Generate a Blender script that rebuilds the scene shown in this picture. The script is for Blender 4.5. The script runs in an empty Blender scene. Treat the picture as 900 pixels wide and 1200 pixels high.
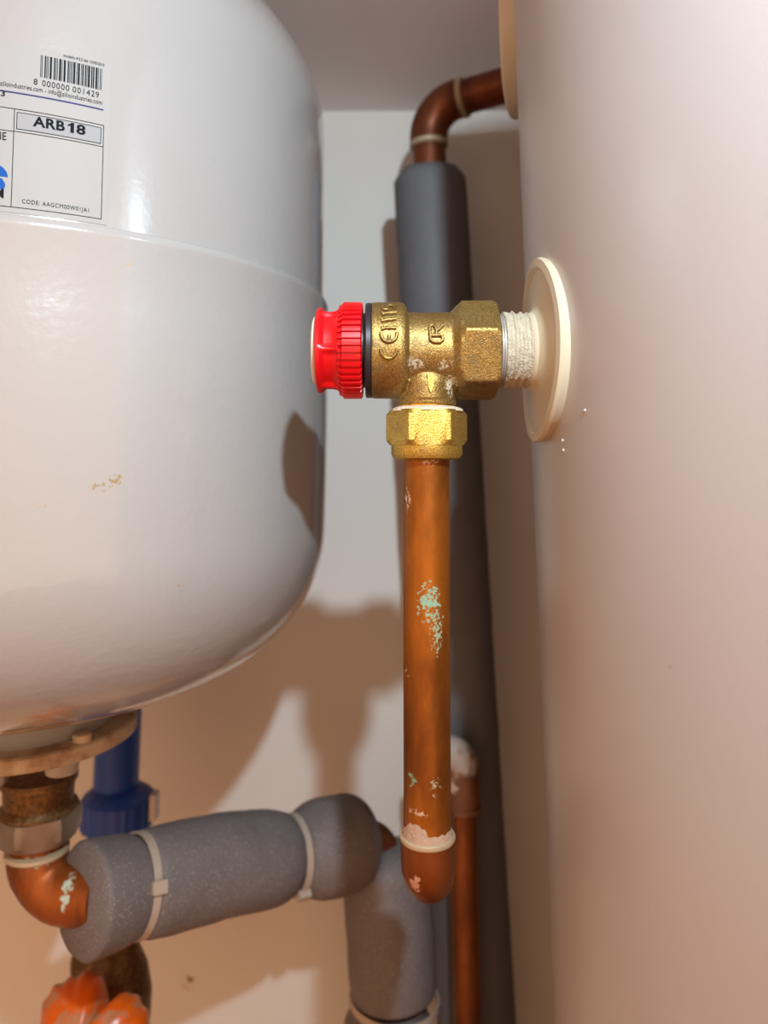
import bpy, bmesh, math, random
import numpy as np
from mathutils import Vector, Matrix, noise as mnoise

random.seed(3)
sc = bpy.context.scene
COL = sc.collection

# ------------------------------------------------------------------ camera
H = 1.20                      # camera height above the floor (m)
PITCH = math.radians(4.0)
F = 867.0                     # focal length in pixels of the 900x1200 frame
CX, CY = 450.0, 478.0         # principal point of the frame
cam_d = bpy.data.cameras.new('camera')
cam = bpy.data.objects.new('camera', cam_d); COL.objects.link(cam)
cam.location = (0, 0, H); cam.rotation_euler = (math.pi/2 + PITCH, 0, 0)
cam_d.sensor_fit = 'VERTICAL'; cam_d.sensor_height = 36; cam_d.sensor_width = 27
cam_d.lens = F/1200*36; cam_d.shift_y = (CY-600)/1200
cam_d.clip_start = 0.01; cam_d.clip_end = 20
cam_d.dof.use_dof = True; cam_d.dof.focus_distance = 0.236; cam_d.dof.aperture_fstop = 9.0
sc.camera = cam

# ------------------------------------------------------------------ world and lights
W = bpy.data.worlds.new('world'); sc.world = W; W.use_nodes = True
bg = W.node_tree.nodes['Background']
bg.inputs[0].default_value = (1.0, 0.61, 0.36, 1); bg.inputs[1].default_value = 1.40

td = bpy.data.lights.new('head_torch', 'SPOT'); td.energy = 10.0; td.color = (0.70, 0.88, 1.0); td.shadow_soft_size = 0.008
td.spot_size = math.radians(94); td.spot_blend = 1.0
torch = bpy.data.objects.new('head_torch', td); COL.objects.link(torch); torch.location = (0.065, -0.09, H+0.216)
torch.rotation_euler = (Vector((-0.03, 0.56, H-0.07))-torch.location).to_track_quat('-Z', 'Y').to_euler()

sc.view_settings.view_transform = 'Standard'; sc.view_settings.look = 'None'
sc.view_settings.gamma = 1; sc.view_settings.use_curve_mapping = False
sc.view_settings.exposure = 0.12

# ------------------------------------------------------------------ helpers
def P(px, py, Y):
    """point at depth Y seen at a pixel of the frame (used only to read off sizes and places)"""
    u = (px-CX)/F; v = (CY-py)/F
    d = (u, math.cos(PITCH)-math.sin(PITCH)*v, math.sin(PITCH)+math.cos(PITCH)*v)
    s = Y/d[1]
    return Vector((d[0]*s, Y, H+d[2]*s))

def lin(c):
    f = lambda x: x/12.92 if x <= .04045 else ((x+.055)/1.055)**2.4
    return tuple(f(x/255) for x in c)+(1,)

class NT:
    """small node-tree writer"""
    def __init__(s, name):
        s.m = bpy.data.materials.new(name); s.m.use_nodes = True
        s.t = s.m.node_tree; s.b = s.t.nodes['Principled BSDF']
        s.tc = s.n('ShaderNodeTexCoord').outputs['Object']
    def n(s, typ, **kw):
        x = s.t.nodes.new(typ)
        for k, v in kw.items(): setattr(x, k, v)
        return x
    def put(s, sock, v):
        if isinstance(v, bpy.types.NodeSocket): s.t.links.new(v, sock)
        else: sock.default_value = v
    def math(s, op, a, b=None, c=None, clamp=False):
        x = s.n('ShaderNodeMath', operation=op, use_clamp=clamp)
        for i, v in enumerate((a, b, c)):
            if v is not None: s.put(x.inputs[i], v)
        return x.outputs[0]
    def noise(s, scale, detail=3, rough=.5, vec=None, stretch=None):
        v = vec or s.tc
        if stretch:
            mp = s.n('ShaderNodeMapping'); mp.inputs['Scale'].default_value = stretch
            s.t.links.new(v, mp.inputs[0]); v = mp.outputs[0]
        x = s.n('ShaderNodeTexNoise'); x.inputs['Scale'].default_value = scale
        x.inputs['Detail'].default_value = detail; x.inputs['Roughness'].default_value = rough
        s.t.links.new(v, x.inputs['Vector']); return x.outputs['Fac']
    def step(s, v, a, b):
        x = s.n('ShaderNodeMapRange'); x.interpolation_type = 'SMOOTHSTEP'
        s.put(x.inputs[0], v); x.inputs[1].default_value = a; x.inputs[2].default_value = b
        return x.outputs[0]
    def mix(s, f, a, b):
        x = s.n('ShaderNodeMix', data_type='RGBA')
        s.put(x.inputs[0], f); s.put(x.inputs[6], a); s.put(x.inputs[7], b); return x.outputs[2]
    def spot(s, c, size, nscale, lo, hi):
        """irregular blot around c: 1 inside, broken up by noise"""
        sub = s.n('ShaderNodeVectorMath', operation='SUBTRACT'); s.t.links.new(s.tc, sub.inputs[0]); sub.inputs[1].default_value = c
        div = s.n('ShaderNodeVectorMath', operation='DIVIDE'); s.t.links.new(sub.outputs[0], div.inputs[0]); div.inputs[1].default_value = size
        ln = s.n('ShaderNodeVectorMath', operation='LENGTH'); s.t.links.new(div.outputs[0], ln.inputs[0])
        near = s.math('SUBTRACT', 1.0, ln.outputs['Value'], clamp=True)
        return s.step(s.math('MULTIPLY', s.math('POWER', near, .4), s.noise(nscale, 4, .6)), lo, hi)
    def bump(s, h, strength, dist):
        x = s.n('ShaderNodeBump'); x.inputs['Strength'].default_value = strength; x.inputs['Distance'].default_value = dist
        s.t.links.new(h, x.inputs['Height']); s.t.links.new(x.outputs[0], s.b.inputs['Normal'])
    def done(s, col, rough, metal=0.0, spec=None, coat=None):
        s.put(s.b.inputs['Base Color'], col); s.put(s.b.inputs['Roughness'], rough); s.put(s.b.inputs['Metallic'], metal)
        if spec is not None: s.b.inputs['Specular IOR Level'].default_value = spec
        if coat is not None: s.b.inputs['Coat Weight'].default_value = coat; s.b.inputs['Coat Roughness'].default_value = .12
        return s.m

def frame(axis, ref=(0, 0, 1)):
    a = Vector(axis).normalized(); r = Vector(ref)
    if abs(a.dot(r)) > .98: r = Vector((1, 0, 0)) if abs(a.z) < .9 else Vector((0, -1, 0))
    u = (r - a*a.dot(r)).normalized(); return a, u, a.cross(u)

class Geo:
    def __init__(s): s.v = []; s.f = []
    def add(s, verts, faces):
        o = len(s.v); s.v += [tuple(p) for p in verts]; s.f += [tuple(i+o for i in q) for q in faces]; return s
    def polar(s, org, axis, prof, n=64, rf=None, ref=(0, 0, 1), cap=(True, True)):
        """surface of rings (t, r) along axis; rf(theta, t, r) may reshape a ring"""
        a, u, w = frame(axis, ref); org = Vector(org); vs = []; fs = []
        for (t, r) in prof:
            for i in range(n):
                th = 2*math.pi*i/n; rr = rf(th, t, r) if rf else r
                vs.append(org+a*t+(u*math.cos(th)+w*math.sin(th))*rr)
        m = len(prof)
        for j in range(m-1):
            for i in range(n):
                k = (i+1) % n; fs.append((j*n+i, j*n+k, (j+1)*n+k, (j+1)*n+i))
        if cap[0]:
            vs.append(org+a*prof[0][0]); c = len(vs)-1
            fs += [(c, (i+1) % n, i) for i in range(n)]
        if cap[1]:
            vs.append(org+a*prof[-1][0]); c = len(vs)-1; b = (m-1)*n
            fs += [(c, b+i, b+(i+1) % n) for i in range(n)]
        return s.add(vs, fs)
    def tube(s, path, rad, n=40, cap=True, rf=None, bore=None):
        path = [Vector(p) for p in path]; m = len(path)
        rad = rad if isinstance(rad, (list, tuple)) else [rad]*m
        tan = [(path[min(i+1, m-1)]-path[max(i-1, 0)]).normalized() for i in range(m)]
        _, u, w = frame(tan[0], (0, -1, 0)); vs = []; fs = []
        for j in range(m):
            u = (u-tan[j]*u.dot(tan[j])).normalized(); w = tan[j].cross(u)
            for i in range(n):
                th = 2*math.pi*i/n; d = u*math.cos(th)+w*math.sin(th); r = rad[j]
                p = path[j]+d*r
                if rf: p = path[j]+d*rf(p, r, j, th)
                vs.append(p)
        for j in range(m-1):
            for i in range(n):
                k = (i+1) % n; fs.append((j*n+i, j*n+k, (j+1)*n+k, (j+1)*n+i))
        if cap:
            for j in (0, m-1):
                vs.append(path[j]); c = len(vs)-1; b = j*n
                fs += [(c, b+(i+1) % n, b+i) if j == 0 else (c, b+i, b+(i+1) % n) for i in range(n)]
        return s.add(vs, fs)
    def box(s, c, half, rot=None, bev=.2):
        """box with chamfered edges"""
        bm = bmesh.new(); bmesh.ops.create_cube(bm, size=2)
        for v in bm.verts: v.co = Vector((v.co.x*half[0], v.co.y*half[1], v.co.z*half[2]))
        bmesh.ops.bevel(bm, geom=bm.edges[:], offset=min(half)*bev, segments=2, affect='EDGES')
        M = rot or Matrix.Identity(3); bm.verts.index_update()
        s.add([Vector(c)+M @ v.co for v in bm.verts], [[v.index for v in f.verts] for f in bm.faces]); bm.free(); return s
    def mesh(s, name, sharp=35):
        me = bpy.data.meshes.new(name); me.from_pydata(s.v, [], s.f); me.update()
        bm = bmesh.new(); bm.from_mesh(me); bmesh.ops.recalc_face_normals(bm, faces=bm.faces); bm.to_mesh(me); bm.free()
        me.polygons.foreach_set('use_smooth', [True]*len(me.polygons)); me.set_sharp_from_angle(angle=math.radians(sharp)); return me

def part(name, geo, mat, parent=None, sharp=35, label=None):
    me = geo if isinstance(geo, bpy.types.Mesh) else geo.mesh(name, sharp)
    me.materials.clear(); me.materials.append(mat)
    o = bpy.data.objects.new(name, me); COL.objects.link(o)
    if parent:
        o.parent = parent
        if parent.type == 'EMPTY': o.location = -parent.location
    if label: o['label'] = label
    return o
def thing(name, loc, label, cat, group=None):
    o = bpy.data.objects.new(name, None); COL.objects.link(o); o.location = loc; o.empty_display_size = .02
    o['label'] = label; o['category'] = cat
    if group: o['group'] = group
    return o
def struct(name, geo, mat, sharp=35):
    o = part(name, geo, mat, None, sharp); o['kind'] = 'structure'; return o
def fuse(geo, voxel, smooth=2):
    """weld overlapping shells into one cast skin"""
    me = geo.mesh('tmp'); o = bpy.data.objects.new('tmp', me); COL.objects.link(o)
    r = o.modifiers.new('r', 'REMESH'); r.mode = 'VOXEL'; r.voxel_size = voxel; r.use_smooth_shade = True
    q = o.modifiers.new('s', 'SMOOTH'); q.factor = .5; q.iterations = smooth
    out = bpy.data.meshes.new_from_object(o.evaluated_get(bpy.context.evaluated_depsgraph_get()))
    bpy.data.objects.remove(o); bpy.data.meshes.remove(me); return out
def hexr(R, rot=0):
    def f(th, t, r):
        a = ((th-rot+math.pi/6) % (math.pi/3))-math.pi/6
        # R is the corner radius; a = 0 at a corner
        b = math.pi/6-abs(a)
        return min(r, R*math.cos(math.pi/6)/math.cos(b))
    return f
def arc(a, corner, b, r, n=10):
    """path a -> rounded corner -> b"""
    a, c, b = Vector(a), Vector(corner), Vector(b)
    d1 = (a-c).normalized(); d2 = (b-c).normalized(); ang = d1.angle(d2); t = r/math.tan(ang/2)
    p1 = c+d1*t; p2 = c+d2*t; cen = c+(d1+d2).normalized()*(r/math.sin(ang/2)); out = [a]
    for i in range(n+1):
        s = i/n; q = p1.lerp(p2, s); e1 = (p1-cen); e2 = (p2-cen); w = e1.angle(e2)
        out.append(cen+(e1*math.sin((1-s)*w)+e2*math.sin(s*w))/math.sin(w))
    return out+[b]
def resample(path, step):
    out = [Vector(path[0])]
    for p, q in zip(path[:-1], path[1:]):
        p, q = Vector(p), Vector(q); k = max(1, int((q-p).length/step))
        out += [p.lerp(q, (i+1)/k) for i in range(k)]
    return out
def wob(p, s, a): return a*mnoise.fractal(Vector(p)*s, .8, 2.0, 3)

# ------------------------------------------------------------------ materials
def paint(name, col, rough, spots=(), peel=0.0, coat=None, tint=None):
    n = NT(name); c = n.mix(n.noise(9, 3), lin(col), lin(tint or tuple(x-4 for x in col)))
    for (cc, size, ns, lo, hi, dark) in spots: c = n.mix(n.spot(cc, size, ns, lo, hi), c, lin(dark))
    if peel: n.bump(n.noise(420, 2), peel, .0006)
    return n.done(c, rough, coat=coat)
def plain(name, col, rough, metal=0, bump=None, var=.85, vs=200, spec=None):
    n = NT(name); b = lin(col); c = n.mix(n.noise(vs, 3), b, tuple(x*var for x in b[:3])+(1,))
    if bump: n.bump(n.noise(bump[0], 3), bump[1], bump[2])
    return n.done(c, rough, metal, spec)
def brass_mat(name, col, grain=2100, dirt=.5, metal=.75, rough=.42, spots=()):
    n = NT(name); b = lin(col)
    g = n.noise(grain, 2, .6); c = n.mix(n.step(g, .38, .64), tuple(x*.64 for x in b[:3])+(1,), tuple(min(1, x*1.22) for x in b[:3])+(1,))
    d = n.step(n.noise(150, 4, .65), .46, .70); c = n.mix(n.math('MULTIPLY', d, dirt), c, lin((96, 78, 54)))
    n.bump(g, .45, .0004); met = n.math('MULTIPLY_ADD', d, -.45*dirt, metal); r = n.math('MULTIPLY_ADD', n.noise(300), .25, rough-.1)
    for (cc, size, ns, lo, hi, cl) in spots:
        m = n.spot(cc, size, ns, lo, hi); c = n.mix(m, c, lin(cl)); met = n.math('MULTIPLY', met, n.math('SUBTRACT', 1.0, m)); r = n.math('MAXIMUM', r, n.math('MULTIPLY', m, .8))
    return n.done(c, r, met)
def copper_mat(name, col=(168, 98, 28), dark=(112, 62, 18), spots=(), metal=.7, rough=.38):
    n = NT(name)
    c = n.mix(n.step(n.noise(60, 5, .6, stretch=(1, 1, .35)), .36, .68), lin(col), lin(dark))
    c = n.mix(n.math('MULTIPLY', n.step(n.noise(420, 4, .7), .56, .74), .5), c, lin((116, 76, 36)))
    r = n.math('MULTIPLY_ADD', n.noise(180, 4), .3, rough-.13); met = metal
    for (cc, size, ns, lo, hi, cl) in spots:
        m = n.spot(cc, size, ns, lo, hi); c = n.mix(m, c, lin(cl)); r = n.math('MAXIMUM', r, n.math('MULTIPLY', m, .8))
        met = n.math('MULTIPLY', met, n.math('SUBTRACT', 1.0, m))
    n.bump(n.noise(500, 3), .12, .0003)
    return n.done(c, r, met)
def foam_mat(name, col, speck, amt):
    n = NT(name); g = n.noise(1300, 2, .6)
    c = n.mix(n.noise(40, 4), lin(col), lin(tuple(x*.86 for x in col)))
    c = n.mix(n.math('MULTIPLY', n.step(g, .58, .72), amt), c, lin(speck))
    n.bump(n.noise(700, 3, .6), .5, .0005); return n.done(c, .62, spec=.35)

DEPTH_V = .241                      # distance of the valve plane
k = DEPTH_V/F                       # metres per pixel there
WALL_Y = .56
tx, ty, tr = -.1645, .353, .1365    # expansion vessel axis and radius

M_wall = paint('wall_paint', (230, 226, 218), .85, spots=[
    ((P(222, 1150, WALL_Y)), (.010, .05, .012), 260, .37, .50, (150, 108, 74)),
    ((P(50, 1095, WALL_Y)), (.018, .05, .03), 60, .36, .5, (232, 222, 210))])
M_ceil = paint('ceiling_paint', (244, 238, 236), .9)
M_floor = plain('floor_wood', (176, 104, 58), .5, var=.8, vs=12)
M_tank = paint('vessel_white_enamel', (164, 163, 161), .17, peel=.16, coat=.8)
M_tank_low = paint('vessel_white_enamel_marked', (164, 163, 161), .17, peel=.12, coat=.8)
M_cyl = paint('cylinder_white_coating', (218, 210, 206), .30, peel=.05)
M_sticker = plain('sticker_paper', (158, 157, 154), .55, var=.98, spec=.2)
M_ink = plain('sticker_ink', (14, 14, 18), .6, spec=.1)
M_ink_grey = plain('sticker_grey_print', (150, 151, 152), .6, spec=.1, var=.98)
M_ink_blue = plain('sticker_blue_print', (30, 84, 160), .6, spec=.1)
M_ink_navy = plain('sticker_navy_line', (62, 62, 112), .6, spec=.1)
M_red = plain('red_plastic', (200, 6, 18), .34, var=.95, vs=60)
M_white_pl = plain('cap_insert_plastic', (232, 224, 204), .5)
M_black = plain('black_plastic', (34, 33, 36), .38)
M_brass = brass_mat('cast_brass', (164, 136, 78), dirt=.62, metal=.85, rough=.40, spots=[
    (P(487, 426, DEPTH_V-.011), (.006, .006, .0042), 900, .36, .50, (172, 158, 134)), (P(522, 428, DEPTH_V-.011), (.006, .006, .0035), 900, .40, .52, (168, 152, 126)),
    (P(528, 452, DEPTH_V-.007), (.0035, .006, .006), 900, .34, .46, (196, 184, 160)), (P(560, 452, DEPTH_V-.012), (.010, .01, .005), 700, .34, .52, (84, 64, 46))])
M_brass_nut = brass_mat('machined_brass', (204, 170, 82), 2300, .35, .85, .38)
M_gold = plain('bright_brass', (226, 172, 56), .22, 1.0)
M_lime = plain('limescale', (206, 190, 166), .9, bump=(900, .8, .0006))
M_tape = plain('white_sealing_tape', (192, 182, 158), .7, bump=(1400, .9, .0006), var=.7, vs=500)
M_flange = plain('cream_plastic_flange', (198, 188, 162), .42, var=.96, vs=40)
z = lambda py: P(498, py, DEPTH_V).z
pc = P(498, 700, DEPTH_V)
M_copper = copper_mat('copper_discharge', spots=[
    ((P(503, 706, DEPTH_V-.0075)), (.0066, .006, .011), 700, .385, .46, (128, 160, 132)),
    ((P(512, 740, DEPTH_V-.0070)), (.0050, .006, .014), 1000, .42, .49, (136, 152, 120)),
    ((P(482, 917, DEPTH_V-.0075)), (.0032, .005, .0055), 500, .36, .44, (104, 150, 126)),
    ((P(510, 922, DEPTH_V-.0075)), (.005, .005, .006), 900, .46, .52, (150, 140, 108)),
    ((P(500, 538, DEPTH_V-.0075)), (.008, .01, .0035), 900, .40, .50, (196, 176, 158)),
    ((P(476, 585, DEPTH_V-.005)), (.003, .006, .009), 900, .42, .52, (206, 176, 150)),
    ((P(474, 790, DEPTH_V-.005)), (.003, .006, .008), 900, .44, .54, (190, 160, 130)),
    ((P(486, 953, DEPTH_V-.0075)), (.007, .006, .0035), 700, .40, .52, (180, 146, 122))])
M_copper_el = copper_mat('copper_elbow', (132, 72, 32), (96, 48, 22), spots=[
    ((P(500, 970, DEPTH_V-.008)), (.014, .012, .0042), 700, .34, .46, (196, 150, 122)),
    ((P(487, 1035, DEPTH_V-.006)), (.0035, .006, .005), 500, .36, .46, (180, 128, 104))])
M_copper_shaded = copper_mat('copper_aged_shaded', (128, 68, 38), (88, 46, 28), metal=.6, rough=.45)  # old copper, its colour darkened to paint in the shade at the riser bend
M_copper_el2 = copper_mat('copper_elbow_vessel', (160, 88, 36), (108, 56, 24), spots=[
    ((P(76, 1050, .335)), (.0045, .02, .012), 300, .36, .46, (176, 196, 180)),
    ((P(46, 1012, .34)), (.016, .02, .004), 500, .36, .46, (160, 148, 130))], metal=.6, rough=.42)
M_solder = plain('solder_ring', (184, 164, 132), .5, .2, bump=(900, .5, .0004))
M_foam = foam_mat('foam_grey_riser', (106, 105, 108), (140, 138, 140), .3)
M_foam2 = foam_mat('foam_grey_pipe', (114, 107, 106), (176, 166, 162), .7)
M_tie = plain('cable_tie_plastic', (180, 164, 148), .5)
M_blue = plain('blue_plastic', (34, 78, 172), .42, var=.8)
M_steel = plain('zinc_nut', (190, 184, 176), .4, .5)
M_dull = plain('tarnished_nut', (150, 132, 112), .34, .6, var=.55, vs=140)
M_dbrass = brass_mat('dark_brass', (112, 84, 50), 500, .6, .6, .45)
n_ = NT('orange_wheel_paint')
M_orange = n_.done(n_.mix(n_.step(n_.noise(130, 4, .6), .52, .64), lin((212, 92, 10)), lin((178, 120, 84))), .3)

# ------------------------------------------------------------------ the room
zc = P(420, 130, WALL_Y).z
g = lambda c, h: Geo().box(c, h, bev=.02)
struct('wall_back', g((0, WALL_Y+.05, 1.2), (1.4, .05, 1.2)), M_wall)
struct('ceiling', g((0, .205, zc+.03), (1.4, .355, .03)), M_ceil)
struct('wall_left', g((-.55, .28, zc/2), (.05, .28, zc/2)), M_wall)
struct('wall_right', g((.70, .28, zc/2), (.05, .28, zc/2)), M_wall)
struct('floor', g((0, -.9, -.03), (2.2, 1.46, .03)), M_floor)

# ------------------------------------------------------------------ expansion vessel
seam = P(378, 362, math.sqrt(tx*tx+ty*ty-tr*tr)*math.cos(math.radians(4.7))).z
zb = seam - .106                     # where the lower dome starts
zt = seam + .086                     # where the upper dome starts
T = Vector((tx, ty, 0))
vessel = thing('expansion_vessel', (tx, ty, zb-.10), 'white enamelled expansion vessel with printed sticker and welded seam, hanging left of the valve', 'expansion tank')
ru, rl = tr-.0016, tr
prof = [(seam-.004, ru)]+[(seam+.002*i, ru) for i in range(3)]+[(zt*i/4+(seam+.004)*(1-i/4), ru) for i in range(1, 5)]
prof += [(zt+.082*math.sin(a), ru*math.cos(a)**.9) for a in [math.pi/2*i/24 for i in range(1, 24)]]+[(zt+.082, .004)]
part('upper_shell', Geo().polar(T, (0, 0, 1), prof, 160, cap=(False, True)), M_tank, vessel)
low = [(seam+.0012, ru-.0008), (seam+.0016, ru+.0006), (seam+.0010, rl+.0003), (seam-.0004, rl+.0009), (seam-.002, rl+.0009), (seam-.005, rl)]
low += [(seam-.005+(zb-seam+.005)*i/5, rl+.0008*math.sin(math.pi*i/5)) for i in range(1, 6)]
low += [(zb-.073*math.sin(a), .040+(rl-.040)*math.cos(a)**.8) for a in [math.pi/2*i/26 for i in range(1, 26)]]+[(zb-.073, .040), (zb-.073, .02)]
M_spot = M_tank_low
def tank_hit(px, py, r=tr):
    u = (px-CX)/F; v = (CY-py)/F
    d = Vector((u, math.cos(PITCH)-math.sin(PITCH)*v, math.sin(PITCH)+math.cos(PITCH)*v))
    A = d.x**2+d.y**2; B = -2*(d.x*tx+d.y*ty); C = tx*tx+ty*ty-r*r
    s = (-B-math.sqrt(B*B-4*A*C))/(2*A); p = d*s
    return math.atan2(p.x-tx, -(p.y-ty))*r, H+p.z          # arc length, height
def on_tank(s, zz, r): a = s/tr; return Vector((tx+r*math.sin(a), ty-r*math.cos(a), zz))
def marks(m, lst):
    n = NT(m.name+'_scuffed'); c = lin((164, 163, 161))
    for (px, py, size, ns, lo, hi, col) in lst:
        c = n.mix(n.spot(on_tank(*tank_hit(px, py), tr), size, ns, lo, hi), c, lin(col))
    n.bump(n.noise(330, 2), .20, .0007); return n.done(c, .17, coat=.8)
M_tank_low = marks(M_tank_low, [(116, 571, (.0075, .01, .003), 700, .44, .50, (150, 134, 104)), (135, 562, (.004, .01, .003), 800, .40, .47, (150, 128, 92)),
    (150, 310, (.0010, .01, .0008), 300, .25, .4, (182, 160, 116)), (208, 687, (.0008, .01, .0005), 300, .25, .4, (176, 150, 110)),
    (48, 592, (.004, .01, .0015), 700, .38, .46, (180, 150, 120)), (333, 499, (.0012, .01, .0008), 300, .25, .4, (184, 164, 120))])
part('lower_shell', Geo().polar(T, (0, 0, 1), low, 160, cap=(False, True)), M_tank_low, vessel)
# service flange under the vessel
zf = P(163, 844, ty).z
n = NT('flange_paint'); M_fl = n.done(n.mix(n.step(n.noise(60, 4, .6), .45, .7), lin((196, 176, 150)), lin((150, 118, 88))), .5)
fl = part('flange_plate', Geo().polar(T, (0, 0, 1), [(zf-.0068, .012), (zf-.0068, .0465), (zf-.0062, .0475), (zf-.0008, .0475), (zf, .0465), (zf, .03)], 72), M_fl, vessel)
part('flange_neck', Geo().polar(T, (0, 0, 1), [(zf-.001, .0375), (zf+.004, .0375), (zb-.069, .043), (zb-.065, .046)], 72), M_tank, vessel)
for i in range(6):
    a = math.radians(-96+60*i); c = T+Vector((.0425*math.cos(a), .0425*math.sin(a), 0))*1.0
    bo = part('flange_bolt', Geo().polar(c, (0, 0, 1), [(zf-.0002, .0040), (zf+.0028, .0040), (zf+.0032, .0034)], 24, hexr(.0045)), M_fl, vessel)
    part('nut', Geo().polar(T+Vector((.028*math.cos(a), .028*math.sin(a), 0)), (0, 0, 1), [(zf-.0165, .0066), (zf-.0157, .0074), (zf-.0068, .0074)], 36, hexr(.0074, .2)), M_steel, bo)

# printed sticker
RS = tr-.0016+.00018; RI = RS+.00010
def patch(s0, s1, z0, z1, r, th=0.0, nx=None):
    nx = nx or max(1, int(abs(s1-s0)/.004)); G = Geo(); vs = []; fs = []
    for i in range(nx+1):
        s = s0+(s1-s0)*i/nx; vs += [on_tank(s, z0, r), on_tank(s, z1, r)]
        if th: vs += [on_tank(s, z0, r-th), on_tank(s, z1, r-th)]
    q = 4 if th else 2
    for i in range(nx):
        b = i*q; fs.append((b, b+q, b+q+1, b+1))
        if th: fs += [(b+2, b+3, b+q+3, b+q+2), (b, b+2, b+q+2, b+q), (b+1, b+q+1, b+q+3, b+3)]
    if th: e = nx*q; fs += [(0, 1, 3, 2), (e, e+2, e+3, e+1)]
    return G.add(vs, fs)
def flatmesh(name, geos):
    G = Geo()
    for q in geos: G.add(q.v, q.f)
    me = bpy.data.meshes.new(name); me.from_pydata(G.v, [], G.f); me.update(); return me
SU = lambda px, py: tank_hit(px, py, RS)
s_r, _ = SU(131, 160); z_t = SU(131, 76)[1]; z_b = SU(125, 264)[1]
s_l = s_r-.115
stk = part('sticker', patch(s_l, s_r, z_b, z_t, RS, .00012), M_sticker, vessel, label='white paper sticker with barcode and black print')
def line(px0, py0, px1, py1, w, r=RI):
    s0, a = SU(px0, py0); s1, b = SU(px1, py1); zz = (a+b)/2
    return patch(s0, s1, zz-w/2, zz+w/2, r)
def vline(s, z0, z1, w): return patch(s-w/2, s+w/2, z0, z1, RI, nx=1)
def hline(s0, s1, zz, w): return patch(s0, s1, zz-w/2, zz+w/2, RI)
def text(name, body, s0, s1, z0, z1, mat, bold=0.0, space=1.0, parent=None):
    cu = bpy.data.curves.new('t', 'FONT'); cu.body = body; cu.size = 1; cu.offset = bold; cu.space_character = space; cu.resolution_u = 3
    o = bpy.data.objects.new('t', cu); COL.objects.link(o)
    me = bpy.data.meshes.new_from_object(o.evaluated_get(bpy.context.evaluated_depsgraph_get()))
    bpy.data.objects.remove(o); bpy.data.curves.remove(cu)
    xs = [v.co.x for v in me.vertices]; ys = [v.co.y for v in me.vertices]
    x0, x1, y0, y1 = min(xs), max(xs), min(ys), max(ys)
    for v in me.vertices:
        v.co = on_tank(s0+(v.co.x-x0)/(x1-x0)*(s1-s0), z0+(v.co.y-y0)/(y1-y0)*(z1-z0), RI+.00003)
    me.name = name; return part(name, me, mat, parent)
# frames and rules
zl = SU(60, 116)[1]                                     # navy rule
sA = SU(17, 190)[0]; sB = SU(123, 200)[0]               # code box left/right
zA = SU(20, 128)[1]; zB = SU(120, 257)[1]
part('rule', flatmesh('rule', [hline(s_l+.004, SU(124, 128)[0], zl, .0005)]), M_ink_navy, stk)
zG0 = SU(120, 172)[1]; w = .00022
sA2 = SU(22, 140)[0]; sB2 = SU(121, 160)[0]
part('box_frame', flatmesh('box_frame', [hline(s_l+.004, sB, zA, w), hline(s_l+.004, sB, zB, w), vline(sA, zB, zA, w), vline(sB, zB, zA, w),
    hline(sA, sB, zG0, w), hline(sA2, sB2, zA-.0010, w), hline(sA2, sB2, zG0+.0009, w), vline(sA2, zG0+.0009, zA-.001, w), vline(sB2, zG0+.0009, zA-.001, w),
    hline(s_l+.004, sA, SU(8, 153)[1], w)]), M_ink, stk)
part('grey_panel', flatmesh('grey_panel', [patch(sA2, sB2, zG0+.0009, zA-.0010, RI-.00004)]), M_ink_grey, stk)
sa, sb = SU(41, 140)[0], SU(103, 155)[0]; z0_, z1_ = SU(60, 151.5)[1], SU(60, 139.5)[1]; wd_ = sb-sa
text('lettering', 'ARB', sa, sa+wd_*.60, z0_, z1_, M_ink, .030, 1.05, stk)
text('lettering', '8', sa+wd_*.82, sb, z0_, z1_, M_ink, .030, 1, stk)
G = Geo(); u0 = sa+wd_*.655; ww = wd_*.12; hh = z1_-z0_
one = [(.42, 0), (1, 0), (1, 1), (.55, 1), (.35, .86), (0, .76), (0, .58), (.42, .70)]
G.add([on_tank(u0+a*ww, z0_+b*hh, RI+.00003) for a, b in one], [(0, 1, 2, 3, 4, 7), (4, 5, 6, 7)])
part('lettering', flatmesh('lettering', [G]), M_ink, stk)
text('lettering', 'CODE: AAGCM00W01JA1', SU(28, 236)[0], SU(107, 248)[0], SU(60, 244)[1], SU(60, 237.6)[1], M_ink, 0, 1.12, stk)
text('lettering', 'zilioindustries.com - info@zilioindustries.com', SU(2, 98)[0], SU(122.5, 123)[0], SU(60, 112)[1], SU(60, 104.5)[1], M_ink, 0, 1.0, stk)
text('lettering', '3', SU(3, 108)[0], SU(8, 110)[0], SU(4, 113)[1], SU(4, 106)[1], M_ink, .02, 1, stk)
text('lettering', 'NE', SU(-4, 158)[0], SU(9.5, 160)[0], SU(4, 164)[1], SU(4, 155)[1], M_ink, .005, 1, stk)
text('lettering', 'M', SU(-6, 226)[0], SU(6.5, 226)[0], SU(1, 232)[1], SU(1, 221)[1], M_ink, .01, 1, stk)
text('lettering', 'modello 4.0.2 del 15/05/2019', SU(77, 66)[0], SU(125, 79)[0], SU(100, 72.6)[1], SU(100, 69.2)[1], M_ink, .005, 1, stk)
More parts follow.
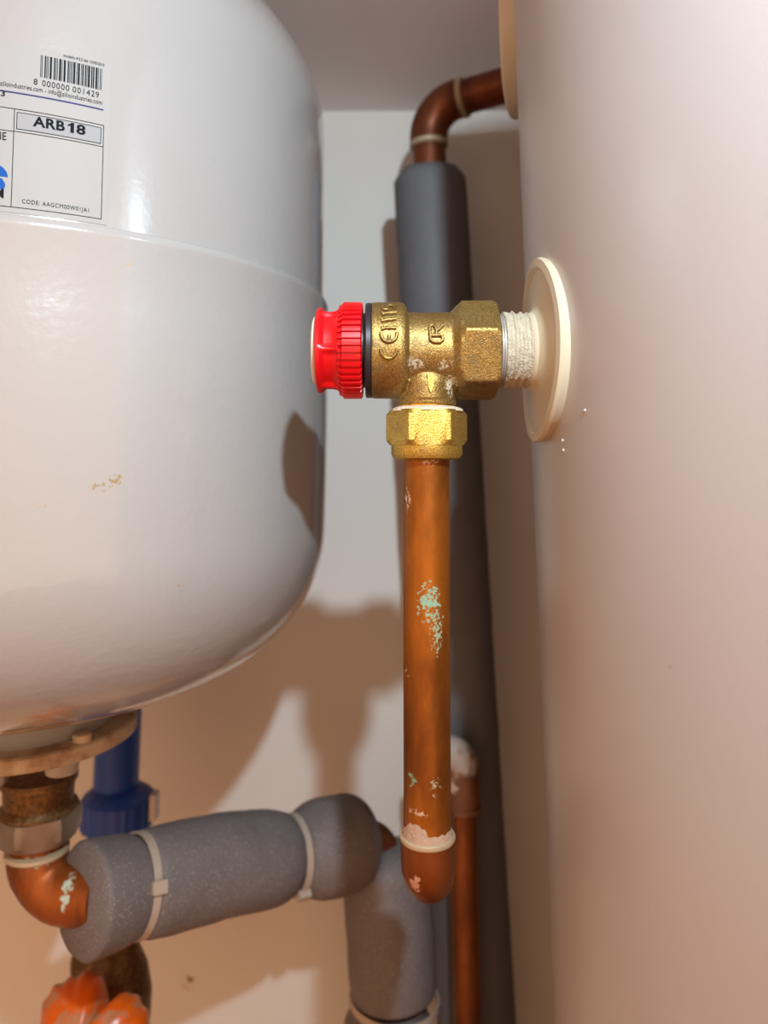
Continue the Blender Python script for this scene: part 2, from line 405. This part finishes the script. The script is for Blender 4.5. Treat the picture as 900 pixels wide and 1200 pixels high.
# blue emblem at the edge of the sticker (wave and drop)
cs, cz = SU(-10.5, 206)[0], SU(2, 207)[1]; G = Geo(); vs = []
for i in range(17):
    a = math.pi*i/16; vs.append(on_tank(cs+.0052*math.cos(a), cz+.0042*math.sin(a), RI))
G.add(vs, [tuple(range(17))])
part('emblem', flatmesh('emblem', [G]), M_ink_blue, stk)
ds, dz = SU(3, 214)[0], SU(3, 217)[1]; G = Geo(); vs = []
for i in range(20):
    a = 2*math.pi*i/20; rr = .0014*(1+.6*max(0, math.sin(a))**6); vs.append(on_tank(ds+.0013*math.cos(a), dz+rr*math.sin(a), RI))
G.add(vs, [tuple(range(20))])
part('emblem_drop', flatmesh('emblem_drop', [G]), M_ink_blue, stk)
# barcode
Lc = ['0001101', '0011001', '0010011', '0111101', '0100011', '0110001', '0101111', '0111011', '0110111', '0001011']
code = '8000000001429'; par = 'LGLGGL'
bits = '101'
for i, ch in enumerate(code[1:7]):
    q = Lc[int(ch)]
    bits += q if par[i] == 'L' else ''.join('1' if c == '0' else '0' for c in q)[::-1]
bits += '01010'+''.join(''.join('1' if c == '0' else '0' for c in Lc[int(ch)]) for ch in code[7:])+'101'
b0, b1 = SU(50, 75)[0], SU(122, 95)[0]; zbt = SU(85, 72.5)[1]; zbb = SU(85, 98)[1]; bars = []; i = 0
while i < 95:
    if bits[i] == '1':
        j = i
        while j < 95 and bits[j] == '1': j += 1
        bars.append(patch(b0+(b1-b0)*i/95, b0+(b1-b0)*j/95, zbb, zbt, RI, nx=1)); i = j
    else: i += 1
part('barcode', flatmesh('barcode', bars), M_ink, stk)
zn0, zn1 = SU(85, 108)[1], SU(85, 101)[1]
text('lettering', '8', SU(42, 88)[0], SU(46.5, 89)[0], zn0, zn1, M_ink, 0, 1, stk)
text('lettering', '000000', SU(52, 92)[0], SU(84, 98)[0], zn0, zn1, M_ink, 0, 1.15, stk)
text('lettering', '001429', SU(88, 98)[0], SU(119, 105)[0], zn0, zn1, M_ink, 0, 1.15, stk)

# ------------------------------------------------------------------ union and elbow under the vessel, insulated branch pipe
branch = thing('insulated_branch_pipe', (tx, ty, P(45, 1100, ty).z), 'grey foam insulated pipe run from the copper elbow under the white vessel to the wall', 'pipe')
U = lambda py: P(45, py, ty).z
ax = Vector((P(45, 950, ty).x, ty, 0))
part('union_body', Geo().polar(ax, (0, 0, 1), [(U(906), .0168), (U(914), .0168), (U(915), .0155), (U(938), .0150), (U(944), .0172), (U(947), .0172)], 48), M_dbrass, branch)
part('union_nut', Geo().polar(ax, (0, 0, 1), [(U(982), .0150), (U(979), .0168), (U(972), .0187), (U(955), .0190), (U(948), .0178), (U(946), .015)], 72, hexr(.0192, -.09)), M_dull, branch, sharp=25)
e0 = ax+Vector((0, 0, U(976))); S0 = P(95, 1056, .338); S1 = P(160, 1037, .358); S2 = P(343, 1001, .415); S3 = P(424, 983, .44)
dirh = (S2-S0).normalized(); cor = Vector((ax.x, ty, S0.z-.004))
epath = resample(arc(e0, cor, S0+dirh*.01, .017), .003)
el = part('copper_elbow', Geo().tube(epath, [.0115 if i < 3 else (.0132 if i < 6 else .0128) for i in range(len(epath))]), M_copper_el2, branch)
part('solder_ring', Geo().polar(ax, (0, 0, 1), [(U(999), .0133), (U(997), .0140), (U(993), .0138), (U(991), .0118)], 40, cap=(False, False)), M_solder, el)
def sleeve(name, path, r, parent, mat, ends=(.004, .004), seed=0.0, step=.003, amp=.0006, pinch=(1, 1)):
    pts = resample(path, step); L = [0]
    for a, b in zip(pts[:-1], pts[1:]): L.append(L[-1]+(b-a).length)
    rad = []
    for d in L:
        f = 1.0
        for dist, pn in ((d, pinch[0]), (L[-1]-d, pinch[1])):
            f *= 1-(1-pn)*math.exp(-(dist/.010)**2)
        rr = r*f
        for dist, e in ((d, ends[0]), (L[-1]-d, ends[1])):
            if e and dist < e: rr -= e*(1-math.sqrt(max(0, 1-((e-dist)/e)**2)))
        rad.append(rr)
    return part(name, Geo().tube(pts, rad, 56, rf=lambda p, q, j, th: q+wob((p.x+seed, p.y, p.z), 45, amp)), mat, parent, 60)
m = (S2-S1).normalized()
SR = .0232
sleeve('insulation_sleeve', [S0, S1-m*.001], SR, branch, M_foam2, (.0015, .004), 1, .0015, pinch=(1, .93))
sleeve('insulation_sleeve', [S1+m*.001, S1.lerp(S2, .5)+Vector((0, 0, .002)), S2-m*.001], SR, branch, M_foam2, (.004, .008), 2, .002, pinch=(.96, .86))
m2 = (S3-S2).normalized()
sleeve('insulation_sleeve', [S2+m2*.001, S3+m2*.004], SR+.002, branch, M_foam2, (.005, .012), 3, .0015, pinch=(.80, .90))
def tie(c, axis, r, parent, ref, ang):
    t = part('cable_tie', Geo().polar(Vector(c)-Vector(axis)*.0019, axis, [(0, r-.0006), (0, r+.0005), (.0038, r+.0005), (.0038, r-.0006)], 48, cap=(False, False)), M_tie, parent)
    a, u, w = frame(axis, ref); d = u*math.cos(ang)+w*math.sin(ang); rot = Matrix((a, d, a.cross(d))).transposed()
    part('tie_head', Geo().box(Vector(c)+d*(r+.0012), (.0034, .0020, .0028), rot), M_tie, t); return t
tie(S1, m, SR*.93, branch, (0, -1, 0), math.radians(-28))
tie(S2, m2, SR*.84, branch, (0, -1, 0), math.radians(38))
# turns down
D0 = P(450, 988, .447); D1 = P(457, 1085, .442); D2 = P(462, 1166, .440); D3 = P(448, 1178, .440)
bend = resample(arc(S2, P(446, 980, .447), D1, .012), .003)
part('bare_bend', Geo().tube(bend[3:], .0100), M_copper_shaded, branch)
sleeve('insulation_sleeve', [D0, D1, D2], .0252, branch, M_foam2, (.014, .004), 4, .002, .0004, pinch=(.92, .95))
D4 = Vector((D3.x, D3.y, .02))
sleeve('insulation_sleeve', [D3+Vector((.004, 0, .003)), D3+Vector((.002, 0, -.05)), D4], .0248, branch, M_foam2, (.006, .002), 5, .012, .0004)
tie(D2+Vector((.0, 0, -.002)), (D1-D2).normalized()+Vector((.12, 0, 0)), .0250, branch, (0, -1, 0), math.radians(178))

# ------------------------------------------------------------------ grey riser with copper bend to the cylinder
R0 = P(503, 203, .48); R1 = P(553, 1100, .48); dv = (R1-R0).normalized()
R2 = Vector((R1.x+.006, R1.y, .012))
riser = thing('insulated_riser_pipe', (R2.x, R2.y, 0), 'thick grey foam lagged riser pipe with bare copper bend at its top', 'pipe')
sleeve('insulation_sleeve', [R0, R0.lerp(R1, .5), R1+dv*.06, R2], .0240, riser, M_foam, (.004, .002), 7, .006, .0004)
zt2 = P(525, 118, .478); CYL_X, CYL_Y, CYL_R = .2918, .240, .240
hub = Vector((.1280, .4295, zt2.z+.002))
cpt = Vector((R0.x-.001, .48, zt2.z-.004))
rp = resample(arc(R0-dv*-.03, cpt, hub, .022, 12), .004)
part('copper_tube', Geo().tube(rp, .0111), M_copper_shaded, riser)
L0 = [i for i, p in enumerate(rp)]
def ring_at(path, target, r, parent, w=.0022):
    i = min(range(1, len(path)-1), key=lambda q: (path[q]-target).length); a = (path[i+1]-path[i-1]).normalized()
    part('solder_ring', Geo().polar(path[i], a, [(-w, r), (-w*.5, r+.0012), (w*.5, r+.0012), (w, r)], 40, cap=(False, False)), M_solder, parent)
elb = [p for p in rp if (p-cpt).length < .027]
be = part('elbow', Geo().tube(elb, .0126), M_copper_shaded, riser)
ring_at(rp, elb[0], .0118, be); ring_at(rp, elb[-1], .0118, be)

# bare copper pipe in front of the riser
B0 = P(541, 886, .437); B1 = P(549, 1200, .437); bv = (B1-B0).normalized(); B2 = B0+bv*((B0.z-.0)/-bv.z)
bare = thing('bare_copper_pipe', (B2.x, B2.y, 0), 'thin bare copper pipe with a dusty pale fitting on top, before the grey riser', 'pipe')
M_copper_b = copper_mat('copper_bare', (132, 68, 22), (96, 48, 16), metal=.5, rough=.42)
part('copper_tube', Geo().tube(resample([B0+bv*.006, B0+bv*.15, B2+Vector((0, 0, .001))], .02), .0075), M_copper_b, bare)
M_dust = copper_mat('plaster_dusted', (128, 78, 46), (98, 60, 36), spots=[(B0+Vector((-.002, -.008, .004)), (.022, .022, .017), 150, .22, .42, (170, 154, 140)),
    (B0+Vector((-.006, -.008, -.014)), (.006, .01, .006), 200, .30, .42, (170, 150, 134))], metal=.3, rough=.6)
ep = resample(arc(B0+bv*.030, B0+Vector((0, .001, .002)), B0+Vector((-.020, -.006, .003)), .010), .002)
part('elbow_fitting', Geo().tube(ep, .0098), M_dust, bare)
part('socket_ring', Geo().polar(B0+bv*.028, bv, [(-.002, .0086), (-.0015, .0106), (.0015, .0106), (.002, .0080)], 36, cap=(False, False)), M_dust, bare)

# ------------------------------------------------------------------ hot water cylinder
tilt = math.radians(1.5); ca = Vector((-math.sin(tilt), 0, math.cos(tilt)))
C1 = Vector((CYL_X, CYL_Y, P(640, 411, .24).z)); hb = C1.z/ca.z; C0 = C1-ca*hb; top = zc-.012
LC = (top-.02)/ca.z
cyl = thing('hot_water_cylinder', (C0.x, C0.y, 0), 'tall white hot water cylinder filling the right side', 'water cylinder')
pr = [(.009, CYL_R-.004), (.012, CYL_R)]+[(LC*i/8, CYL_R) for i in range(1, 8)]+[(LC-.012, CYL_R), (LC-.005, CYL_R-.002), (LC-.001, CYL_R-.007), (LC, CYL_R-.014)]
n = NT('cylinder_white_coating_b'); c = lin((186, 181, 179))
for (p, s, lo, hi, colr) in [((.0662, .17, P(728, 782, .17).z), (.003, .0005, .0005), .2, .35, (120, 92, 76)), ((.0662, .19, P(716, 1018, .17).z), (.003, .0005, .0004), .2, .35, (150, 120, 104))]:
    c = n.mix(n.spot(p, s, 400, lo, hi), c, lin(colr))
n.bump(n.noise(380, 2), .05, .0006); M_cyl = n.done(c, .30)
part('jacket', Geo().polar(C0, ca, pr, 200), M_cyl, cyl)
def boss(azim, zz, r, parent, name='boss_flange', th=.0030, nozzle=True):
    """dished plastic flange bent to the jacket; returns its centre and outward direction"""
    d = Vector((math.cos(azim), math.sin(azim), 0)); c = C0+ca*(zz/ca.z)+d*CYL_R; tv = Vector((-d.y, d.x, 0))
    prof = [(-.003, r*.97), (.0002, r*.985), (th-.001, r), (th, r*.985), (th+.0003, r*.90), (th-.0010, r*.86), (th-.0008, r*.70), (th, r*.52)]
    if nozzle: prof += [(th+.0004, r*.46), (th+.0010, r*.42), (th+.0018, r*.405), (th+.0022, r*.39)]
    G = Geo().polar(c, d, prof, 96)
    for i, p in enumerate(G.v):
        p = Vector(p); e = (p-c).dot(tv); G.v[i] = tuple(p-d*(CYL_R-math.sqrt(CYL_R**2-e*e)))
    f = part(name, G, M_flange, parent, 28); return c, d, f
b_c, b_d, b_f = boss(math.pi, P(640, 411, .24).z, 108*k, cyl)
# a second flange further round, by the copper bend
boss(math.radians(161), P(592, 112, .28).z+.046, .034, cyl, th=.006, nozzle=False)
part('outlet_boss', Geo().polar(hub, Vector((-.65, .76, 0)), [(-.012, .016), (-.0055, .016), (-.005, .012)], 40), M_flange, cyl)
for (px, py) in ((660, 515), (661, 527), (686, 483)):
    zq = P(px, py, .21).z; cen = C0+ca*(zq/ca.z); q = None
    for a in np.linspace(170, 230, 600):
        d = Vector((math.cos(math.radians(a)), math.sin(math.radians(a)), 0)); p = cen+d*CYL_R
        e = abs(450+F*p.x/(math.cos(PITCH)*p.y+math.sin(PITCH)*(zq-H))-px)
        if q is None or e < q[0]: q = (e, p, d)
    part('drip_bead', Geo().polar(q[1], q[2], [(-.0002, .00055), (.0002, .0005), (.00045, .0003), (.0005, .00008)], 16), M_cyl, cyl)
# ------------------------------------------------------------------ pressure relief valve
V = P(0, 411, DEPTH_V); vz = P(500, 411, DEPTH_V).z
X = lambda px: (px-450)*k*1.0
O = Vector((0, DEPTH_V, vz)); AX = Vector((1, 0, 0))
valve = thing('pressure_relief_valve', (X(500), DEPTH_V, P(500, 545, DEPTH_V).z), 'brass pressure relief valve with a ribbed red cap, screwed into the white cylinder', 'valve')
# body: large collar, neck, hexagon and outlet cone, cast in one piece
K = lambda r: r*k
G = Geo()
G.polar(O, AX, [(X(436), K(20)), (X(436), K(56.5)), (X(469), K(57)), (X(474), K(55)), (X(477), K(49)), (X(478), K(20))], 96)
G.polar(O, AX, [(X(470), K(20)), (X(470), K(45)), (X(545), K(45)), (X(545), K(20))], 96)
a_face = math.radians(14)
G.polar(O, AX, [(X(527), K(20)), (X(527), K(44)), (X(536), K(54)), (X(541), K(60)), (X(577), K(60)), (X(582), K(56)), (X(582), K(20))], 144, hexr(K(59.5), math.radians(0)+a_face), ref=(0, 0, 1))
OZ = lambda py: vz-(py-411)*k
G.polar(Vector((X(500), DEPTH_V, 0)), (0, 0, 1), [(OZ(476), K(34.5)), (OZ(466), K(34.5)), (OZ(448), K(30.5)), (OZ(432), K(28)), (OZ(411), K(26))], 72)
# the outlet cone bulges forward past the neck
G.polar(Vector((X(500), DEPTH_V-K(6), 0)), (0, 0, 1), [(OZ(470), K(30)), (OZ(450), K(31)), (OZ(438), K(28)), (OZ(431), K(20)), (OZ(428), K(8))], 60)
body = part('body', fuse(G, .00032, 3), M_brass, valve)
# raised marks
def bead(pts, r, parent, name, mat=None):
    G = Geo()
    for pl in pts: G.tube(resample(pl, .0006), r, 8)
    return part(name, G, mat or M_brass, parent, 60)
def on_body(px, py, rp, lift=.00035):
    s = (411-py)*k; a = s/(rp*k) if abs(s) < rp*k else 0
    a = math.asin(max(-.98, min(.98, (411-py)/rp)))
    r = rp*k+lift; return Vector((X(px), DEPTH_V-r*math.cos(a), vz+r*math.sin(a)))
def q9(x, y): return 435+x/9, 350+y/9
def glyph(pl, rp): return [[on_body(*q9(x, y), rp) for x, y in l] for l in pl]
def arcpts(cx, cy, rx, ry, a0, a1, n=14): return [(cx+rx*math.cos(math.radians(a0+(a1-a0)*i/n)), cy+ry*math.sin(math.radians(a0+(a1-a0)*i/n))) for i in range(n+1)]
ce = [arcpts(182, 605, 80, 92, 0, 180), arcpts(185, 455, 80, 82, -10, 190), [(185, 535), (185, 470)], 
      [(258, 395), (150, 395), (118, 412), (118, 380)], [(258, 300), (145, 312), (118, 330), (116, 300)], [(258, 226), (150, 236), (120, 250), (118, 224)],
      [(122, 140), (122, 185), (170, 190), (165, 150), (185, 135), (225, 140), (245, 160), (240, 185)]]
bead(glyph(ce, 57), .00055, body, 'embossed_lettering')
rr = [[(600, 455), (600, 360), (625, 340), (650, 350), (662, 385), (665, 455)], [(600, 455), (715, 455)], [(600, 450), (605, 500), (640, 522), (700, 522), (730, 500), (722, 455)], [(665, 400), (690, 390), (735, 345)]]
bead(glyph(rr, 45.5), .00055, body, 'embossed_lettering')
G = Geo(); yo = DEPTH_V-K(37)
arrow = [(498.5, 443), (502.5, 445), (506.5, 443), (505, 458), (502.5, 464), (500, 458)]
vs = [Vector((X(x), yo-K(2.6), OZ(y))) for x, y in arrow]+[Vector((X(x), yo+K(8), OZ(y))) for x, y in arrow]
G.add(vs, [tuple(range(6)), tuple(range(11, 5, -1))]+[(i, (i+1) % 6, 6+(i+1) % 6, 6+i) for i in range(6)])
part('flow_arrow', G, M_brass_nut, body)
# cap
nr = 44
def ribs(th, t, r): return r-(K(3.0) if math.cos(nr*th) < -.25 else 0)*(1 if r > K(50) else 0)
def lobes(th, t, r):
    a = ((th-math.radians(96)+math.pi/6) % (math.pi/3))-math.pi/6
    ridge = math.exp(-(a/.085)**2)
    pocket = max(0, min(1, (t-X(377))/K(5)))
    return r-K(4.4)*pocket*(1-ridge)
cap = part('cap', Geo().polar(O, AX, [(X(371.5), K(36)), (X(371.5), K(48)), (X(373), K(50)), (X(377), K(50.5)), (X(382), K(50)), (X(390), K(50)), (X(395), K(51)), (X(397.5), K(53.5)), (X(399), K(54))], 240, lobes, cap=(True, False)), M_red, valve, 40)
part('rib_ring', Geo().polar(O, AX, [(X(398), K(46)), (X(398), K(53)), (X(401), K(54)), (X(402.5), K(56)), (X(403), K(57)), (X(423.5), K(57)), (X(425), K(55)), (X(425), K(40))], nr*10, ribs), M_red, cap, 30)
part('cap_insert', Geo().polar(O, AX, [(X(365.5), K(22)), (X(366.5), K(36)), (X(368.5), K(40)), (X(372.5), K(40.5))], 72), M_white_pl, cap)
part('collar', Geo().polar(O, AX, [(X(422), K(44)), (X(428.5), K(44)), (X(428.5), K(54.5)), (X(430), K(56)), (X(435), K(56)), (X(437), K(54))], 90), M_black, valve)
# outlet compression nut
oc = Vector((X(500), DEPTH_V, 0))
part('outlet_lip', Geo().polar(oc, (0, 0, 1), [(OZ(484), K(33)), (OZ(474), K(33)), (OZ(472), K(31))], 60), M_gold, valve)
part('limescale_ring', Geo().polar(oc, (0, 0, 1), [(OZ(483.5), K(43)), (OZ(480.5), K(42)), (OZ(478.5), K(37)), (OZ(477.5), K(33))], 90, lambda th, t, r: r*(1+.04*mnoise.noise(Vector((4*math.cos(th), 4*math.sin(th), t*900))))), M_lime, valve)
nut = part('compression_nut', Geo().polar(oc, (0, 0, 1), [(OZ(523), K(41)), (OZ(522.5), K(43)), (OZ(517), K(47.6)), (OZ(487), K(47.6)), (OZ(482), K(43)), (OZ(481), K(38))], 180, hexr(K(48), math.radians(-28.5)), ref=(0, -1, 0)), M_brass_nut, valve, 22)
part('nut_skirt', Geo().polar(oc, (0, 0, 1), [(OZ(539), K(28)), (OZ(539.5), K(34)), (OZ(537.5), K(39)), (OZ(533), K(41.5)), (OZ(521), K(41.5))], 90), M_brass_nut, nut)
# threaded tail wrapped in sealing tape, running into the flange
tail = part('threaded_tail', Geo().polar(O, AX, [(X(578), K(38))]+[(X(580+i*.9), K(43.5 if i % 3 == 1 else 42)) for i in range(12)]+[(X(640), K(41))], 72), M_steel, valve)
def rag(th, t, r):
    p = Vector((6*math.cos(th), 6*math.sin(th), t*900)); q = Vector((1.2*math.cos(th), 1.2*math.sin(th), t*1600))
    return r+K(1.3)*mnoise.fractal(p, .8, 2, 3)+K(1.1)*mnoise.noise(q)
part('sealing_tape', Geo().polar(O, AX, [(X(588.5), K(41))]+[(X(589+i*.8), K(44.6+1.2*math.sin(i*.55)-i*.03)) for i in range(58)], 120, rag), M_tape, tail, 70)

# ------------------------------------------------------------------ copper discharge pipe
zz = lambda py: vz-(py-411)*k
dp = thing('copper_discharge_pipe', (X(500), DEPTH_V, zz(1053)), 'copper discharge pipe with green verdigris hanging from the brass valve', 'pipe')
xb = X(499)
part('copper_tube', Geo().tube(resample([Vector((X(500), DEPTH_V, zz(525))), Vector((xb, DEPTH_V, zz(750))), Vector((xb, DEPTH_V, zz(980)))], .01), K(26.8), 64), M_copper, dp)
ep = resample(arc(Vector((xb, DEPTH_V, zz(961))), Vector((xb+.0005, DEPTH_V, zz(1019))), Vector((xb+.004, DEPTH_V+.045, zz(1019))), .010, 12), .0015)
er = []
for i, p in enumerate(ep):
    py = 411+(vz-p.z)/k; er.append(K(31) if py < 1003 or p.y > DEPTH_V+.022 else K(28.6))
er = [sum(er[max(0, i-1):i+2])/len(er[max(0, i-1):i+2]) for i in range(len(er))]
elbow = part('elbow', Geo().tube(ep, er, 56), M_copper_el, dp)
part('solder_ring', Geo().polar(Vector((xb, DEPTH_V, 0)), (0, 0, 1), [(zz(966), K(30.8)), (zz(964), K(31.8)), (zz(961), K(31.6)), (zz(959.5), K(30)), (zz(959), K(26.6))], 64, cap=(False, False)), M_solder, elbow)
G = Geo(); MU = math.radians(35)
# limescale crust heaped on the socket rim
G.polar(Vector((xb, DEPTH_V, 0)), (0, 0, 1), [(zz(962), K(29.5)), (zz(957), K(29)), (zz(951), K(28)), (zz(944), K(27.4)), (zz(940), K(26.6))], 120,
        lambda th, t, r: r+K(1.0)*mnoise.noise(Vector((5*math.cos(th), 5*math.sin(th), t*1500)))-K(3.4)*(1-math.exp(-(((((th+MU+math.pi) % (2*math.pi))-math.pi))/.75)**2))*((t-zz(962))/(zz(940)-zz(962))), cap=(False, False), ref=(0, -1, 0))
part('limescale_crust', G, plain('pipe_limescale', (184, 152, 128), .9, bump=(900, .8, .0006), var=.6, vs=500), dp)

# ------------------------------------------------------------------ blue pipe and stop valve behind
BQ0 = P(141, 846, .465); BQ1 = P(132, 1010, .465)
blue = thing('blue_water_pipe', BQ1, 'blue plastic water pipe with a blue coupling behind the tarnished union', 'pipe')
bt = P(141, 838, .465); bd = (BQ1-BQ0).normalized()
part('tube', Geo().tube(resample(arc(Vector((bt.x, WALL_Y-.002, bt.z+.040)), Vector((bt.x, .465, bt.z+.040)), BQ1, .022), .004), .0132), M_blue, blue)
cq = P(138, 948, .462); 
part('coupling', Geo().polar(cq, -bd, [(-.0095, .0185), (-.0085, .0212), (.0075, .0212), (.0095, .0190), (.012, .0150)], 60, lambda th, t, r: r-(.0008 if math.cos(24*th) < 0 else 0)), M_blue, blue)
part('coupling_tail', Geo().polar(P(133, 985, .463), -bd, [(-.03, .0120), (-.012, .0142), (.010, .0142), (.012, .012)], 48), M_blue, blue)
part('clip_tab', Geo().box(P(181, 944, .452), (.0018, .004, .0075)), M_steel, blue)
# stop valve with orange wheel
sv = P(138, 1130, .44)
stop = thing('stop_valve', (sv.x, sv.y, P(138, 1230, .44).z), 'tarnished brass stop valve with a worn orange handwheel below the insulated pipe', 'valve')
bx_, by_ = sv.x, .44
SZ = lambda py: P(138, py, .44).z
bdir = Vector((-.16, -.86, -.42)).normalized()
G = Geo()
G.polar(Vector((bx_, by_, 0)), (0, 0, 1), [(SZ(1280), .010), (SZ(1270), .0135), (SZ(1235), .0150), (SZ(1195), .0185), (SZ(1165), .0190), (SZ(1135), .0165), (SZ(1112), .0120), (SZ(1088), .0105), (SZ(1080), .0105)], 48)
G.polar(Vector((bx_-.004, by_, SZ(1160))), bdir, [(-.01, .015), (.020, .0145), (.024, .0115), (.036, .0095)], 40)
G.polar(Vector((bx_-.010, by_+.004, SZ(1135))), Vector((-.8, -.1, -.6)), [(-.005, .014), (.010, .015), (.014, .010)], 40)
part('body', fuse(G, .0008, 3), M_dbrass, stop)
part('neck', Geo().polar(Vector((bx_+.001, by_, 0)), (0, 0, 1), [(SZ(1094), .0126), (SZ(1086), .0126), (SZ(1078), .0110), (SZ(1040), .0105)], 40), M_copper_shaded, stop)
bon = Vector((bx_-.004, by_, SZ(1160)))
part('bonnet_nut', Geo().polar(bon, bdir, [(.024, .010), (.0245, .0135), (.032, .0135), (.033, .011)], 36, hexr(.0138, .3)), M_brass_nut, stop)
part('spindle', Geo().polar(bon, bdir, [(.03, .0045), (.062, .0042)], 20), M_dbrass, stop)
wc = P(97, 1238, .385); wd = Vector((-.12, -.80, .45)).normalized()
gaps = [math.radians(a) for a in (-16, 74, 164, 254)]
def wheel(th, t, r):
    d = 1.0
    for ga in gaps:
        a = ((th-ga+math.pi) % (2*math.pi))-math.pi; d -= .42*math.exp(-(abs(a)/.20)**1.5)
    return r*d*(1+.020*math.cos(26*th+t*160)+.012*math.sin(11*th))
wheel_prof = [(-.012, .004), (-.012, .024), (-.009, .030), (-.003, .0335), (.003, .0335), (.008, .030), (.012, .024), (.014, .016), (.0145, .008), (.013, .002)]
part('handwheel', Geo().polar(wc, wd, wheel_prof, 200, wheel), M_orange, stop, 60)
part('supply_tube', Geo().tube(resample([Vector((bx_, by_, SZ(1275))), Vector((bx_, by_, .001))], .05), .0110), M_copper_shaded, stop)
